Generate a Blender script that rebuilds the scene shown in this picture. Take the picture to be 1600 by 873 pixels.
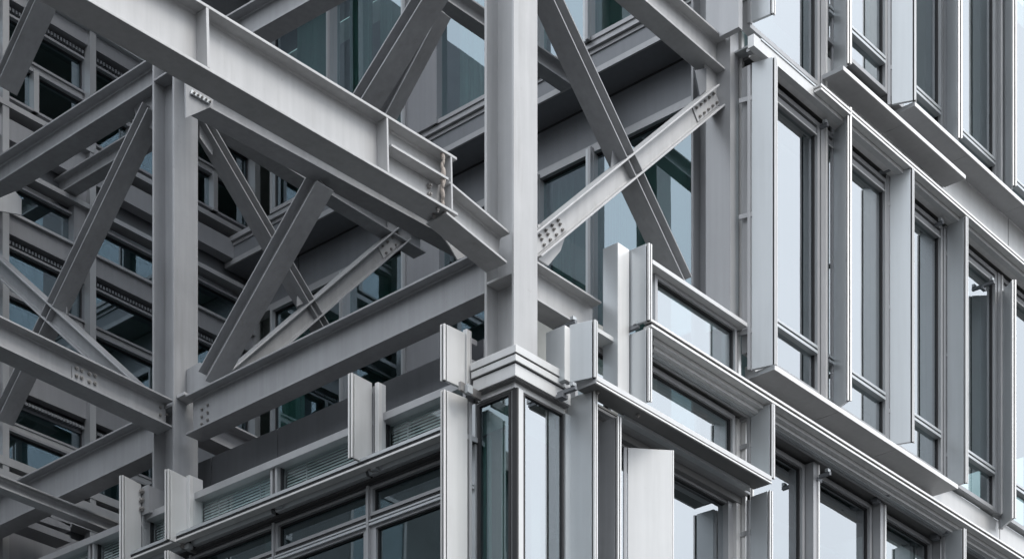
import bpy, bmesh, math, random
from mathutils import Vector
random.seed(7)
S = bpy.context.scene
COL = S.collection
for o in list(bpy.data.objects): bpy.data.objects.remove(o)

# ------------------------------------------------------------------ camera
A_R = math.radians(40.94)                       # the right-hand street direction, seen from the optical axis
sa, ca = math.sin(A_R), math.cos(A_R)
F = 3170.0; CU = 800.0; HZ = 2100.0; CAMZ = 1.6; L0 = -0.0103; D0 = 20.0
RV = Vector((sa, -ca, 0)); FV = Vector((ca, sa, 0))
CAM = -(RV * L0 + FV * D0); CAM.z = CAMZ
cam = bpy.data.cameras.new('camera'); co = bpy.data.objects.new('camera', cam); COL.objects.link(co)
co.location = CAM
co.rotation_euler = (math.pi / 2, 0, math.atan2(-FV.x, FV.y))
cam.sensor_width = 36; cam.lens = 36 * F / 1600
cam.shift_y = (HZ - 436.5) / 1600
cam.clip_end = 3000
S.camera = co

# ------------------------------------------------------------------ light
SUN_DIR = Vector((0.10, -0.62, 0.78)).normalized()      # towards the sun
el = math.asin(SUN_DIR.z); az = math.atan2(SUN_DIR.x, SUN_DIR.y)
w = bpy.data.worlds.new('World'); S.world = w; w.use_nodes = True
nt = w.node_tree; nt.nodes.clear()
sky = nt.nodes.new('ShaderNodeTexSky'); sky.sky_type = 'NISHITA'; sky.sun_disc = False
sky.sun_elevation = el; sky.sun_rotation = az
sky.air_density = 1.0; sky.dust_density = 3.5; sky.ozone_density = 1.0
tcw = nt.nodes.new('ShaderNodeTexCoord')
nz = nt.nodes.new('ShaderNodeTexNoise'); nz.inputs['Scale'].default_value = 1.6; nz.inputs['Detail'].default_value = 5
rp = nt.nodes.new('ShaderNodeValToRGB')
rp.color_ramp.elements[0].position = .25; rp.color_ramp.elements[0].color = (8.9, 9.35, 9.95, 1)
rp.color_ramp.elements[1].position = .8; rp.color_ramp.elements[1].color = (13.9, 14.5, 15.2, 1)
mx = nt.nodes.new('ShaderNodeMixRGB'); mx.inputs['Fac'].default_value = .82       # overcast deck over the clear sky
bg = nt.nodes.new('ShaderNodeBackground'); bg.inputs['Strength'].default_value = .10
ow = nt.nodes.new('ShaderNodeOutputWorld')
nt.links.new(tcw.outputs['Generated'], nz.inputs['Vector']); nt.links.new(nz.outputs['Fac'], rp.inputs['Fac'])
sx = nt.nodes.new('ShaderNodeSeparateXYZ'); nt.links.new(tcw.outputs['Generated'], sx.inputs[0])
gr = nt.nodes.new('ShaderNodeMapRange'); gr.inputs['To Min'].default_value = .42; gr.inputs['To Max'].default_value = 1.75   # an overcast sky is darker at the horizon
nt.links.new(sx.outputs['Z'], gr.inputs['Value'])
gm = nt.nodes.new('ShaderNodeVectorMath'); gm.operation = 'SCALE'
nt.links.new(rp.outputs['Color'], gm.inputs[0]); nt.links.new(gr.outputs[0], gm.inputs['Scale'])
nt.links.new(sky.outputs['Color'], mx.inputs['Color1']); nt.links.new(gm.outputs[0], mx.inputs['Color2'])
nt.links.new(mx.outputs['Color'], bg.inputs['Color']); nt.links.new(bg.outputs['Background'], ow.inputs['Surface'])
sl = bpy.data.lights.new('sun', 'SUN'); sl.energy = 1.1; sl.angle = math.radians(22); sl.color = (1, .95, .88)
so = bpy.data.objects.new('sun', sl); COL.objects.link(so)
so.rotation_euler = (-SUN_DIR).to_track_quat('-Z', 'Y').to_euler(); so.location = (0, -20, 40)
S.view_settings.view_transform = 'Standard'; S.view_settings.look = 'None'
S.view_settings.exposure = 0.82; S.view_settings.gamma = 1

# ------------------------------------------------------------------ measuring
def ray(u, v):
    t = (u - CU) / F
    d = RV * t + FV
    return Vector((d.x, d.y, (HZ - v) / F))
def onX(u, v, c):
    d = ray(u, v); k = (c - CAM.x) / d.x; return CAM + d * k
def onY(u, v, c):
    d = ray(u, v); k = (c - CAM.y) / d.y; return CAM + d * k
def on(pl, c, u, v): return onX(u, v, c) if pl == 'X' else onY(u, v, c)
def XU(u, Y): return onY(u, 0, Y).x           # X of image column u on the plane Y
def YU(u, X): return onX(u, 0, X).y
def ZX(u, v, X): return onX(u, v, X).z
def ZY(u, v, Y): return onY(u, v, Y).z

# ------------------------------------------------------------------ materials
def newmat(name):
    m = bpy.data.materials.new(name); m.use_nodes = True
    return m, m.node_tree, m.node_tree.nodes['Principled BSDF']
def metal(name, col, rough=.42, met=0.0, var=.10, streak=.10, spec=.5, stain=0.0):
    m, t, b = newmat(name)
    tc = t.nodes.new('ShaderNodeTexCoord')
    geo = t.nodes.new('ShaderNodeNewGeometry')
    n1 = t.nodes.new('ShaderNodeTexNoise'); n1.inputs['Scale'].default_value = 1.7; n1.inputs['Detail'].default_value = 6; n1.inputs['Roughness'].default_value = .6
    mp = t.nodes.new('ShaderNodeMapping'); mp.inputs['Scale'].default_value = (14, 14, .7)
    n2 = t.nodes.new('ShaderNodeTexNoise'); n2.inputs['Scale'].default_value = 1.0; n2.inputs['Detail'].default_value = 4
    t.links.new(geo.outputs['Position'], n1.inputs['Vector']); t.links.new(geo.outputs['Position'], mp.inputs['Vector']); t.links.new(mp.outputs['Vector'], n2.inputs['Vector'])
    a = t.nodes.new('ShaderNodeMapRange'); a.inputs['From Min'].default_value = .3; a.inputs['From Max'].default_value = .7
    a.inputs['To Min'].default_value = 1 - var; a.inputs['To Max'].default_value = 1 + var
    t.links.new(n1.outputs['Fac'], a.inputs['Value'])
    c = t.nodes.new('ShaderNodeMapRange'); c.inputs['From Min'].default_value = .3; c.inputs['From Max'].default_value = .7
    c.inputs['To Min'].default_value = 1 - streak; c.inputs['To Max'].default_value = 1 + streak * .5
    t.links.new(n2.outputs['Fac'], c.inputs['Value'])
    mu = t.nodes.new('ShaderNodeMath'); mu.operation = 'MULTIPLY'; t.links.new(a.outputs[0], mu.inputs[0]); t.links.new(c.outputs[0], mu.inputs[1])
    vm = t.nodes.new('ShaderNodeVectorMath'); vm.operation = 'SCALE'; vm.inputs[0].default_value = col
    t.links.new(mu.outputs[0], vm.inputs['Scale'])
    last = vm.outputs['Vector']
    mp5 = t.nodes.new('ShaderNodeMapping'); mp5.inputs['Scale'].default_value = (5, 5, .55)
    n5 = t.nodes.new('ShaderNodeTexNoise'); n5.inputs['Scale'].default_value = 1.3; n5.inputs['Detail'].default_value = 8; n5.inputs['Roughness'].default_value = .7
    t.links.new(geo.outputs['Position'], mp5.inputs['Vector']); t.links.new(mp5.outputs['Vector'], n5.inputs['Vector'])
    r5 = t.nodes.new('ShaderNodeMapRange'); r5.inputs['From Min'].default_value = .55; r5.inputs['From Max'].default_value = .75; r5.inputs['To Max'].default_value = min(.35, stain * .9)
    t.links.new(n5.outputs['Fac'], r5.inputs['Value'])
    m5 = t.nodes.new('ShaderNodeMixRGB'); m5.inputs['Color2'].default_value = (col[0] * .62, col[1] * .60, col[2] * .56, 1)
    t.links.new(r5.outputs[0], m5.inputs['Fac']); t.links.new(last, m5.inputs['Color1']); last = m5.outputs['Color']
    if stain > 0:                                # small rust-brown and grime spots
        n3 = t.nodes.new('ShaderNodeTexNoise'); n3.inputs['Scale'].default_value = 5.5; n3.inputs['Detail'].default_value = 8; n3.inputs['Roughness'].default_value = .75
        t.links.new(geo.outputs['Position'], n3.inputs['Vector'])
        r3 = t.nodes.new('ShaderNodeMapRange'); r3.inputs['From Min'].default_value = .62; r3.inputs['From Max'].default_value = .78; r3.inputs['To Max'].default_value = stain
        t.links.new(n3.outputs['Fac'], r3.inputs['Value'])
        m3 = t.nodes.new('ShaderNodeMixRGB'); m3.inputs['Color2'].default_value = (col[0] * .45, col[1] * .38, col[2] * .3, 1)
        t.links.new(r3.outputs[0], m3.inputs['Fac']); t.links.new(last, m3.inputs['Color1']); last = m3.outputs['Color']
    t.links.new(last, b.inputs['Base Color'])
    rr = t.nodes.new('ShaderNodeMapRange'); rr.inputs['To Min'].default_value = rough - .08; rr.inputs['To Max'].default_value = rough + .12
    t.links.new(n1.outputs['Fac'], rr.inputs['Value']); t.links.new(rr.outputs[0], b.inputs['Roughness'])
    n4 = t.nodes.new('ShaderNodeTexNoise'); n4.inputs['Scale'].default_value = 3.0; n4.inputs['Detail'].default_value = 2
    t.links.new(geo.outputs['Position'], n4.inputs['Vector'])
    bp = t.nodes.new('ShaderNodeBump'); bp.inputs['Strength'].default_value = .06; bp.inputs['Distance'].default_value = .02
    t.links.new(n4.outputs['Fac'], bp.inputs['Height']); t.links.new(bp.outputs['Normal'], b.inputs['Normal'])
    b.inputs['Metallic'].default_value = met
    b.inputs['Specular IOR Level'].default_value = spec
    return m
M = {}
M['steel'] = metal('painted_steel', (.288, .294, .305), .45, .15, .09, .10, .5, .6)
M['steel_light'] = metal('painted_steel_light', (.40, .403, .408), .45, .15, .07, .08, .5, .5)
M['alu'] = metal('anodised_aluminium', (.49, .515, .53), .36, .5, .03, .04, .5, .12)
M['alu_edge'] = metal('bright_aluminium_edge', (.70, .695, .685), .35, .4, .04, .08, .5, .05)
M['panel'] = metal('light_cladding_panel', (.58, .585, .585), .42, .3, .03, .05, .5, .15)
M['dark_panel'] = metal('dark_grey_panel', (.185, .195, .21), .38, .3, .05, .06, .5, .05)
M['frame'] = metal('window_frame', (.36, .365, .375), .40, .4, .05, .05)
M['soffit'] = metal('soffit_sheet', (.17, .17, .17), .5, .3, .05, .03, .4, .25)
M['gasket'] = metal('black_gasket', (.018, .018, .02), .6, 0, .1, .0)
M['bolt'] = metal('galvanised_bolt', (.30, .29, .28), .4, .7, .2, .0)
M['room'] = metal('room_lining', (.36, .37, .36), .8, 0, .2, .0)
M['curtain'] = metal('pale_curtain', (.46, .55, .53), .8, 0, .05, .25)
M['blind'] = metal('blind_slat', (.66, .74, .74), .5, .2, .1, .0)
M['roofing_and_shade'] = metal('dark_roofing_and_shade', (.055, .055, .058), .85, 0, .2, .0)  # roofing colour; also painted shade on the left soffit and head panels
M['steel_shade'] = metal('steel_shade_tone', (.25, .255, .27), .45, .2, .06, .06, .5, .2)  # darker copy of the steel, court shade put into its colour
M['render'] = metal('base_render', (.30, .30, .30), .8, 0, .1, .1)
M['ground'] = metal('paving', (.032, .032, .033), .85, 0, .2, .0)
M['sealant'] = metal('weathered_sealant', (.34, .30, .27), .7, .1, .5, .3, .4, .9)

def glass(name, tint, ior, refl_tint):
    m, t, b = newmat(name)
    t.nodes.remove(b)
    out = t.nodes['Material Output']
    tr = t.nodes.new('ShaderNodeBsdfTransparent'); tr.inputs['Color'].default_value = (*tint, 1)
    gl = t.nodes.new('ShaderNodeBsdfGlossy'); gl.inputs['Roughness'].default_value = .012; gl.inputs['Color'].default_value = (*refl_tint, 1)
    fr = t.nodes.new('ShaderNodeFresnel'); fr.inputs['IOR'].default_value = ior
    geo = t.nodes.new('ShaderNodeNewGeometry')
    n = t.nodes.new('ShaderNodeTexNoise'); n.inputs['Scale'].default_value = .9; n.inputs['Detail'].default_value = 1
    t.links.new(geo.outputs['Position'], n.inputs['Vector'])
    bp = t.nodes.new('ShaderNodeBump'); bp.inputs['Strength'].default_value = .12; bp.inputs['Distance'].default_value = .012
    t.links.new(n.outputs['Fac'], bp.inputs['Height']); t.links.new(bp.outputs['Normal'], gl.inputs['Normal'])
    mx = t.nodes.new('ShaderNodeMixShader')
    # the far face of the pane only lets light through
    bf = t.nodes.new('ShaderNodeMath'); bf.operation = 'SUBTRACT'; bf.inputs[0].default_value = 1; bf.use_clamp = True
    ml = t.nodes.new('ShaderNodeMath'); ml.operation = 'MULTIPLY'
    t.links.new(geo.outputs['Backfacing'], bf.inputs[1]); t.links.new(bf.outputs[0], ml.inputs[0]); t.links.new(fr.outputs[0], ml.inputs[1])
    t.links.new(ml.outputs[0], mx.inputs['Fac']); t.links.new(tr.outputs[0], mx.inputs[1]); t.links.new(gl.outputs[0], mx.inputs[2])
    t.links.new(mx.outputs[0], out.inputs['Surface'])
    return m
M['glass'] = glass('coated_glass', (.50, .60, .60), 4.6, (.93, .97, 1))
M['glass_court'] = glass('court_glass', (.50, .64, .62), 3.2, (.70, .84, .93))
M['glass_clear'] = glass('clear_glass', (.90, .93, .925), 1.8, (.86, .94, .98))
M['glass_dark'] = glass('tinted_glass', (.50, .62, .61), 2.6, (.74, .88, .95))

# ------------------------------------------------------------------ building blocks
ORG = {}
def obox(bm, O, a, b, c):
    vs = [bm.verts.new(O + a * i + b * j + c * k) for k in (0, 1) for j in (0, 1) for i in (0, 1)]
    for f in ((0, 2, 3, 1), (4, 5, 7, 6), (0, 1, 5, 4), (2, 6, 7, 3), (0, 4, 6, 2), (1, 3, 7, 5)):
        bm.faces.new([vs[i] for i in f])
def bx(bm, x0, x1, y0, y1, z0, z1):
    x0, x1 = min(x0, x1), max(x0, x1); y0, y1 = min(y0, y1), max(y0, y1); z0, z1 = min(z0, z1), max(z0, z1)
    obox(bm, Vector((x0, y0, z0)), Vector((x1 - x0, 0, 0)), Vector((0, y1 - y0, 0)), Vector((0, 0, z1 - z0)))
def tag(o, label=None, cat=None, group=None, kind=None):
    if label: o['label'] = label
    if cat: o['category'] = cat
    if group: o['group'] = group
    if kind: o['kind'] = kind
    return o
def thing(name, label, cat, loc, group=None):
    o = bpy.data.objects.new(name, None); COL.objects.link(o); o.empty_display_size = .2
    o.location = loc; ORG[o.name] = Vector(loc)
    return tag(o, label, cat, group)
def put(name, bm, mat, parent=None, label=None):
    bmesh.ops.recalc_face_normals(bm, faces=bm.faces)
    off = ORG[parent.name] if parent else Vector((0, 0, 0))
    bmesh.ops.translate(bm, verts=bm.verts, vec=-off)
    me = bpy.data.meshes.new(name); bm.to_mesh(me); bm.free(); me.materials.append(M[mat] if isinstance(mat, str) else mat)
    o = bpy.data.objects.new(name, me); COL.objects.link(o)
    if parent: o.parent = parent
    ORG[o.name] = off
    if label: o['label'] = label
    return o
def box(name, mat, parent, x0, x1, y0, y1, z0, z1, label=None):
    bm = bmesh.new(); bx(bm, x0, x1, y0, y1, z0, z1); return put(name, bm, mat, parent, label)
def boxes(name, mat, parent, lst, label=None):
    bm = bmesh.new()
    for b in lst: bx(bm, *b)
    return put(name, bm, mat, parent, label)

BOLT = None
def bolt(P, nrm, parent, r=.017, h=.016):
    """hexagonal bolt head standing on a surface"""
    global BOLT
    if BOLT is None:
        bm = bmesh.new()
        bmesh.ops.create_cone(bm, cap_ends=True, segments=6, radius1=1, radius2=1, depth=1)
        bmesh.ops.translate(bm, verts=bm.verts, vec=(0, 0, .5))
        bm2 = bmesh.ops.create_cone(bm, cap_ends=True, segments=10, radius1=.5, radius2=.45, depth=.6)
        bmesh.ops.translate(bm, verts=bm2['verts'], vec=(0, 0, 1.3))
        BOLT = bpy.data.meshes.new('bolt'); bm.to_mesh(BOLT); bm.free(); BOLT.materials.append(M['bolt'])
    o = bpy.data.objects.new('bolt', BOLT); COL.objects.link(o); o.parent = parent
    o.location = P - ORG[parent.name]; o.rotation_euler = nrm.to_track_quat('Z', 'X').to_euler(); o.scale = (r, r, h)
    ORG[o.name] = ORG[parent.name]
    return o
def plate(name, mat, parent, pl, c, pts, th, label=None):
    """flat steel plate: its outline given on the vertical plane pl = c"""
    bm = bmesh.new(); n = Vector((1, 0, 0)) if pl == 'X' else Vector((0, 1, 0))
    P = [on(pl, c, u, v) for u, v in pts]
    a = [bm.verts.new(p) for p in P]; b = [bm.verts.new(p + n * th) for p in P]
    bm.faces.new(a); bm.faces.new(list(reversed(b)))
    k = len(P)
    for i in range(k): bm.faces.new([a[i], b[i], b[(i + 1) % k], a[(i + 1) % k]])
    return put(name, bm, mat, parent, label)
def ibeam(name, label, cat, group, pl, c, p0, p1, d, w, hint='D', tf=.022, tw=.014, mat='steel', stiff=()):
    """rolled I section; p0-p1 is the near tip of its first flange"""
    A = on(pl, c, *p0); B = on(pl, c, *p1)
    wd = Vector((1, 0, 0)) if pl == 'X' else Vector((0, 1, 0))
    ax = B - A; u_ = ax.normalized(); n = u_.cross(wd).normalized()
    if hint == 'D' and n.z > 0: n = -n
    if hint == 'R':
        if n.dot(RV) < 0: n = -n
    t = thing(name, label, cat, (A + B) / 2 + n * d / 2 + wd * w / 2, group)
    for a0 in (0, d - tf):
        bm = bmesh.new(); obox(bm, A + n * a0, ax, n * tf, wd * w); put('flange', bm, mat, t)
    bm = bmesh.new(); obox(bm, A + n * tf + wd * (w / 2 - tw / 2), ax, n * (d - 2 * tf), wd * tw); put('web', bm, mat, t)
    # fillet welds along the web
    bm = bmesh.new(); f = .012
    for a0, s in ((tf, 1), (d - tf, -1)):
        q = A + n * a0 + wd * (w / 2 - tw / 2)
        vs = [bm.verts.new(p) for p in (q, q + n * f * s, q - wd * f, q + ax, q + ax + n * f * s, q + ax - wd * f)]
        for fc in ((0, 1, 2), (3, 5, 4), (0, 3, 4, 1), (1, 4, 5, 2), (0, 2, 5, 3)): bm.faces.new([vs[i] for i in fc])
    put('weld', bm, mat, t)
    for k in stiff:
        P = A + ax * k
        bm = bmesh.new(); obox(bm, P + n * tf, u_ * .018, n * (d - 2 * tf), wd * (w / 2 - tw / 2)); put('stiffener', bm, mat, t)
    t['_A'] = A; t['_B'] = B
    return t, A, B, n, wd

# ================================================================== GROUND
bm = bmesh.new(); bx(bm, -700, 700, -700, 700, -.3, 0)
tag(put('ground', bm, 'ground'), kind='structure')

# ================================================================== COURT WING (set-back facades seen through the steel)
XQ = 4.57; XQ2 = 4.15; YP = 9.0
court = thing('office_building', 'dark set-back court wing of the office building behind the exposed steel frame', 'building', (XQ, YP, 0))
def zP(v): return ZY(200, v, YP)                  # heights on the rear court facade
def zQ(v, X=XQ): return ZX(1000, v, X)            # heights on the side court facade
XL = -3.6
ztop = 22.6
# rooms behind both facades
boxes('room', 'room', court, [
    (XL, XQ + 5, YP + 3.0, YP + 3.2, 0, ztop), (XQ + 3.0, XQ + 3.2, 1.0, YP + 3, 0, ztop)] +
    [(XL, XQ + 3, YP + .2, YP + 3, z, z + .3) for z in (8.1, 12.0, 16.0, 20.0)] +
    [(XQ + .32, XQ + 3, .4, YP + .2, z, z + .3) for z in (8.1, 12.0, 15.9, 19.9)])
# rear facade P: bands
bands = [(278, 286, .50, 'frame'), (300, 330, .40, 'steel_shade'),
         (366, 373, .46, 'frame'), (436, 440, .48, 'frame'), (440, 467, .36, 'steel_shade'),
         (541, 549, .12, 'frame'), (96, 101, .52, 'alu'), (101, 122, .36, 'steel_shade'), (192, 200, .12, 'frame'), (-60, 10, .3, 'steel_shade'),
         (640, 648, .4, 'frame'), (652, 690, .3, 'steel_shade'), (740, 748, .16, 'frame'), (800, 812, .5, 'frame'), (820, 832, .5, 'frame'), (850, 862, .5, 'frame'), (880, 960, .3, 'steel_shade')]
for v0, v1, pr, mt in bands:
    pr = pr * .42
    box('floor_edge_band' if mt == 'steel_shade' else 'ledge', mt, court, XL, XQ, YP - pr, YP, zP(v1), zP(v0))
for v in (128, 472, 700):                     # slotted ventilation grilles under the bands
    lst = []; x = -3.0
    while x < 4.4:
        lst.append((x, x + .028, YP - .09, YP - .02, zP(v + 5), zP(v)))
        x += .05
    lst.append((-3, 4.4, YP - .02, YP - .004, zP(v + 9), zP(v - 2)))
    boxes('ventilation_grille', 'dark_panel', court, lst)
def window(parent, pl, c, a0, a1, z0, z1, fw=.045, fd=.08, gl='glass_dark', mat='frame', label=None, gask=.012):
    """frame ring with pane; pl='X': the pane faces -X and spans Y a0..a1; pl='Y': faces -Y and spans X"""
    a0, a1 = min(a0, a1), max(a0, a1); z0, z1 = min(z0, z1), max(z0, z1)
    def B(b0, b1, q0, q1, d0, d1): return (d0, d1, b0, b1, q0, q1) if pl == 'X' else (b0, b1, d0, d1, q0, q1)
    f = boxes('window', mat, parent, [B(a0, a1, z0, z0 + fw, c - fd, c + .05), B(a0, a1, z1 - fw, z1, c - fd, c + .05),
                                      B(a0, a0 + fw, z0 + fw, z1 - fw, c - fd, c + .05), B(a1 - fw, a1, z0 + fw, z1 - fw, c - fd, c + .05)], label)
    g0 = fw; g = gask
    boxes('gasket', 'gasket', f, [B(a0 + g0, a1 - g0, z0 + g0, z0 + g0 + g, c - .02, c + .03), B(a0 + g0, a1 - g0, z1 - g0 - g, z1 - g0, c - .02, c + .03),
                                  B(a0 + g0, a0 + g0 + g, z0 + g0 + g, z1 - g0 - g, c - .02, c + .03), B(a1 - g0 - g, a1 - g0, z0 + g0 + g, z1 - g0 - g, c - .02, c + .03)])
    boxes('pane', gl, f, [B(a0 + g0 + g, a1 - g0 - g, z0 + g0 + g, z1 - g0 - g, c, c + .012)])
    return f
# windows of P in their zones
muls = [XU(u, YP) for u in (-260, -5, 129, 262, 388)]
for (va, vb) in ((137, 192), (200, 262), (383, 436), (479, 541), (549, 640), (700, 740), (748, 800)):
    for i in range(len(muls) - 1):
        window(court, 'Y', YP, muls[i], muls[i + 1], zP(vb), zP(va), fw=.03, mat='steel_shade', gl='glass_court')
for u in (107,):
    x = XU(u, YP); box('pier', 'steel_shade', court, x, x + .22, YP - .12, YP, zP(436), zP(278))
for u in (-5, 131, 388):
    x = XU(u, YP); box('mullion', 'frame', court, x - .05, x + .05, YP - .20, YP - .081, 8, ztop)
for u in (50, 200, 330):
    x = XU(u, YP); box('mullion', 'frame', court, x - .04, x + .04, YP - .10, YP + .03, zP(262), zP(200))
boxes('wall', 'dark_panel', court, [(XL, XQ + .2, YP + .06, YP + .2, zP(v1), zP(v0)) for v0, v1 in
      ((-300, 137), (262, 383), (436, 479), (541, 549), (640, 700), (740, 748), (800, 2100))])
# side facade Q
yq0, yq1 = .17, YP
zs0, zs1, zs2, zs3 = zQ(31, XQ2), zQ(40, XQ2), zQ(82, XQ2), zQ(126)
box('sill', 'frame', court, XQ2 - .06, XQ2 + .1, yq0, yq1, zs1, zs0)
boxes('spandrel_frame', 'frame', court, [(XQ2 - .03, XQ2, yq0, yq1, zs2, zs2 + .07), (XQ2 - .02, XQ2, yq0, yq1, zs1 - .05, zs1 - .005)])
box('spandrel_panel', 'dark_panel', court, XQ2, XQ + .2, yq0, yq1, zs2, zs1)
zl0, zl1, zl2 = zQ(190), zQ(194), zQ(203)
box('spandrel_panel', 'dark_panel', court, XQ, XQ + .2, yq0, yq1, zl0, zs2 - .002)
box('shadow_gap', 'gasket', court, XQ - .004, XQ, yq0, yq1, zs3 - .02, zs3 + .02)
box('shadow_gap', 'gasket', court, XQ - .004, XQ + .2, yq0, yq1, zl1, zl0)
box('ledge', 'frame', court, XQ - .05, XQ + .1, yq0, yq1, zl2, zl1)
for u in (467, 937):                               # panel joints
    y = YU(u, XQ); box('panel_joint', 'gasket', court, XQ - .003, XQ, y - .006, y + .006, zl0, zs3)
box('pier', 'steel_shade', court, XQ2 - .05, XQ2 + .1, .17, YU(1099, XQ2) - .05, zs0, 20.2)
box('pier', 'steel_shade', court, XQ - .05, XQ + .1, .17, YU(1101, XQ) - .05, 12.15, zl2)
upper = [YU(u, XQ2) for u in (1101, 925, 845, 686, 640, 523, 432, 300, 180)]
lower = [YU(u, XQ) for u in (1099, 929, 845, 690, 640, 543, 432, 330, 235)]
for ys, c, z0, z1 in ((upper, XQ2, zs0, 20.2), (lower, XQ, 12.15, zl2)):
    for i in range(len(ys) - 1):
        if i == 3: continue
        y0, y1 = ys[i + 1], ys[i]
        if y0 > YP: continue
        window(court, 'X', c, y0 + .05, y1 - .05, z0, z1, fw=.05, gl='glass_court')
        box('mullion', 'frame', court, c - .14, c + .05, y1 - .045, y1 - .004, z0, z1)
        box('mullion', 'alu', court, c - .12, c + .05, y1 + .004, y1 + .045, z0, z1)
    y0, y1 = ys[4], ys[3]
    box('pier', 'steel_shade', court, c - .10, c + .1, y0 + .05, y1 - .05, z0, z1)
# curtains and roller blinds inside
for (c, ys, z0, z1) in ((XQ2 + .25, (YU(735, XQ2), YU(700, XQ2)), zs0, 20), (XQ2 + .25, (YU(560, XQ2), YU(528, XQ2)), zs0, 20), (XQ + .25, (YU(455, XQ), YU(415, XQ)), 13, zl2), (XQ + .25, (YU(968, XQ), YU(935, XQ)), 12.3, zl2), (XQ2 + .2, (YU(620, XQ2), YU(580, XQ2)), zs0, 20), (XQ + .2, (YU(880, XQ), YU(850, XQ)), 12.3, zl2), (XQ + .2, (YU(1090, XQ), YU(1060, XQ)), 12.3, zl2), (XQ2 + .2, (YU(505, XQ2), YU(450, XQ2)), zs0, 20), (XQ2 + .2, (YU(1030, XQ2), YU(1000, XQ2)), zs0, 20)):
    bm = bmesh.new(); n = 22; a, b = min(ys), max(ys)
    for i in range(n):
        y = a + (b - a) * i / n; dx = .03 * math.sin(i * 1.9)
        obox(bm, Vector((c + dx, y, z0)), Vector((.01, 0, 0)), Vector((.03 * math.sin(i * 1.9 + 1.9) - dx, (b - a) / n, 0)), Vector((0, 0, z1 - z0)))
    put('curtain', bm, 'curtain', court)
# added slab out of view, shading the court and darkening its glass
box('unseen_shading_slab', 'roofing_and_shade', court, 1.2, XQ + 3, -.25, YP + 3, ztop + .1, ztop + 1.6)
# terrace
box('terrace_floor', 'roofing_and_shade', court, .35, XQ, .3, YP, 11.2, 11.45)
# steel stair-like flats low at the left
for k, (u0, v0, u1, v1) in enumerate(((72, 803, 112, 823), (61, 813, 110, 829), (40, 821, 110, 847))):
    A = onY(u0, v0, 8.3); B = onY(u1, v1, 8.3)
    bm = bmesh.new(); obox(bm, A, B - A, Vector((0, .3, 0)), Vector((0, 0, .09))); put('stair_string', bm, 'steel_shade', court)

# ================================================================== NEIGHBOURS (added out of view to darken side faces and reflections)
mm, tt, bb = newmat('lamp_glow'); bb.inputs['Emission Color'].default_value = (1, .97, .9, 1); bb.inputs['Emission Strength'].default_value = 1.2; bb.inputs['Base Color'].default_value = (.8, .8, .8, 1); M['lamp'] = mm
M['concrete'] = metal('dark_concrete', (.11, .12, .13), .8, 0, .15, .1)
def block(label, x0, x1, y0, y1, h, face):
    t = thing('added_neighbour_block', label, 'building', ((x0 + x1) / 2, (y0 + y1) / 2, 0))
    box('wall', 'concrete', t, x0, x1, y0, y1, 0, h)
    box('roof', 'render', t, x0 - .3, x1 + .3, y0 - .3, y1 + .3, h + .002, h + .4)
    n = int(((y1 - y0) if face == 'X' else (x1 - x0)) / 3.2)
    for fl in range(int(h / 3.2)):
        for k in range(n):
            z = 1.2 + fl * 3.2
            if face == 'X': y = y0 + 1.0 + k * 3.2; f = boxes('window', 'frame', t, [(x1, x1 + .05, y, y + 1.6, z, z + .08), (x1, x1 + .05, y, y + 1.6, z + 1.62, z + 1.7), (x1, x1 + .05, y, y + .08, z + .08, z + 1.62), (x1, x1 + .05, y + 1.52, y + 1.6, z + .08, z + 1.62)]); box('pane', 'glass_dark', f, x1 + .01, x1 + .02, y + .08, y + 1.52, z + .08, z + 1.62)
            else: x = x0 + 1.0 + k * 3.2; f = boxes('window', 'frame', t, [(x, x + 1.6, y0 - .05, y0, z, z + .08), (x, x + 1.6, y0 - .05, y0, z + 1.62, z + 1.7), (x, x + .08, y0 - .05, y0, z + .08, z + 1.62), (x + 1.52, x + 1.6, y0 - .05, y0, z + .08, z + 1.62)]); box('pane', 'glass_dark', f, x + .08, x + 1.52, y0 - .02, y0 - .01, z + .08, z + 1.62)
block('added unseen brick house across the side street, seen only in window reflections', -44, -26, -6, 34, 22, 'X')
block('added unseen brick house behind the left wing, seen only in window reflections', -26, -4.5, 16, 28, 20.5, 'Y')

# ================================================================== RIGHT WING
Yg = -.13; YF = -.65
XE = 15.0
right = thing('office_building', 'right-hand wing of the office building with tall mirror windows between aluminium fins', 'building', (8, 0, 0))
def zR(v, Y=YF, u=1300): return ZY(u, v, Y)
def rbar(name, mat, Y0, Y1, v0, v1, u=1300, us=1018, ue=None, par=None, label=None):
    X0 = XU(us, Y0); X1 = XE if ue is None else XU(ue, Y0)
    return box(name, mat, par or right, X0, X1, Y0, Y1, zR(v1, Y0, u), zR(v0, Y0, u), label)
# --- band LA
rbar('track_rail', 'alu_edge', -.65, -.55, 676, 679.2)
rbar('track_groove', 'gasket', -.63, -.55, 679.4, 683.3)
rbar('track_rail', 'alu_edge', -.648, -.545, 683.5, 686.6)
rbar('track_rail', 'panel', -.54, -.48, 698, 704.5, us=1022)
rbar('track_rail', 'panel', -.48, -.43, 711, 716, us=1022)
rbar('track_rail', 'alu', -.43, -.385, 721, 723.6, us=1022)
rbar('track_rail', 'frame', -.38, -.34, 728, 729.4, us=1022)
zla = zR(686.6, -.648)
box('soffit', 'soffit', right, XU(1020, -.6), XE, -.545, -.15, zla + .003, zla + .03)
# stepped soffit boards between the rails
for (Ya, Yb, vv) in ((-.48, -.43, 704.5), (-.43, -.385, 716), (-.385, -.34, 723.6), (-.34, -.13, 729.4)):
    z = zR(vv, Ya); box('soffit', 'soffit', right, XU(1024, -.5), XE, Ya + .002, -.14, z + .002, z + .02)
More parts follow.
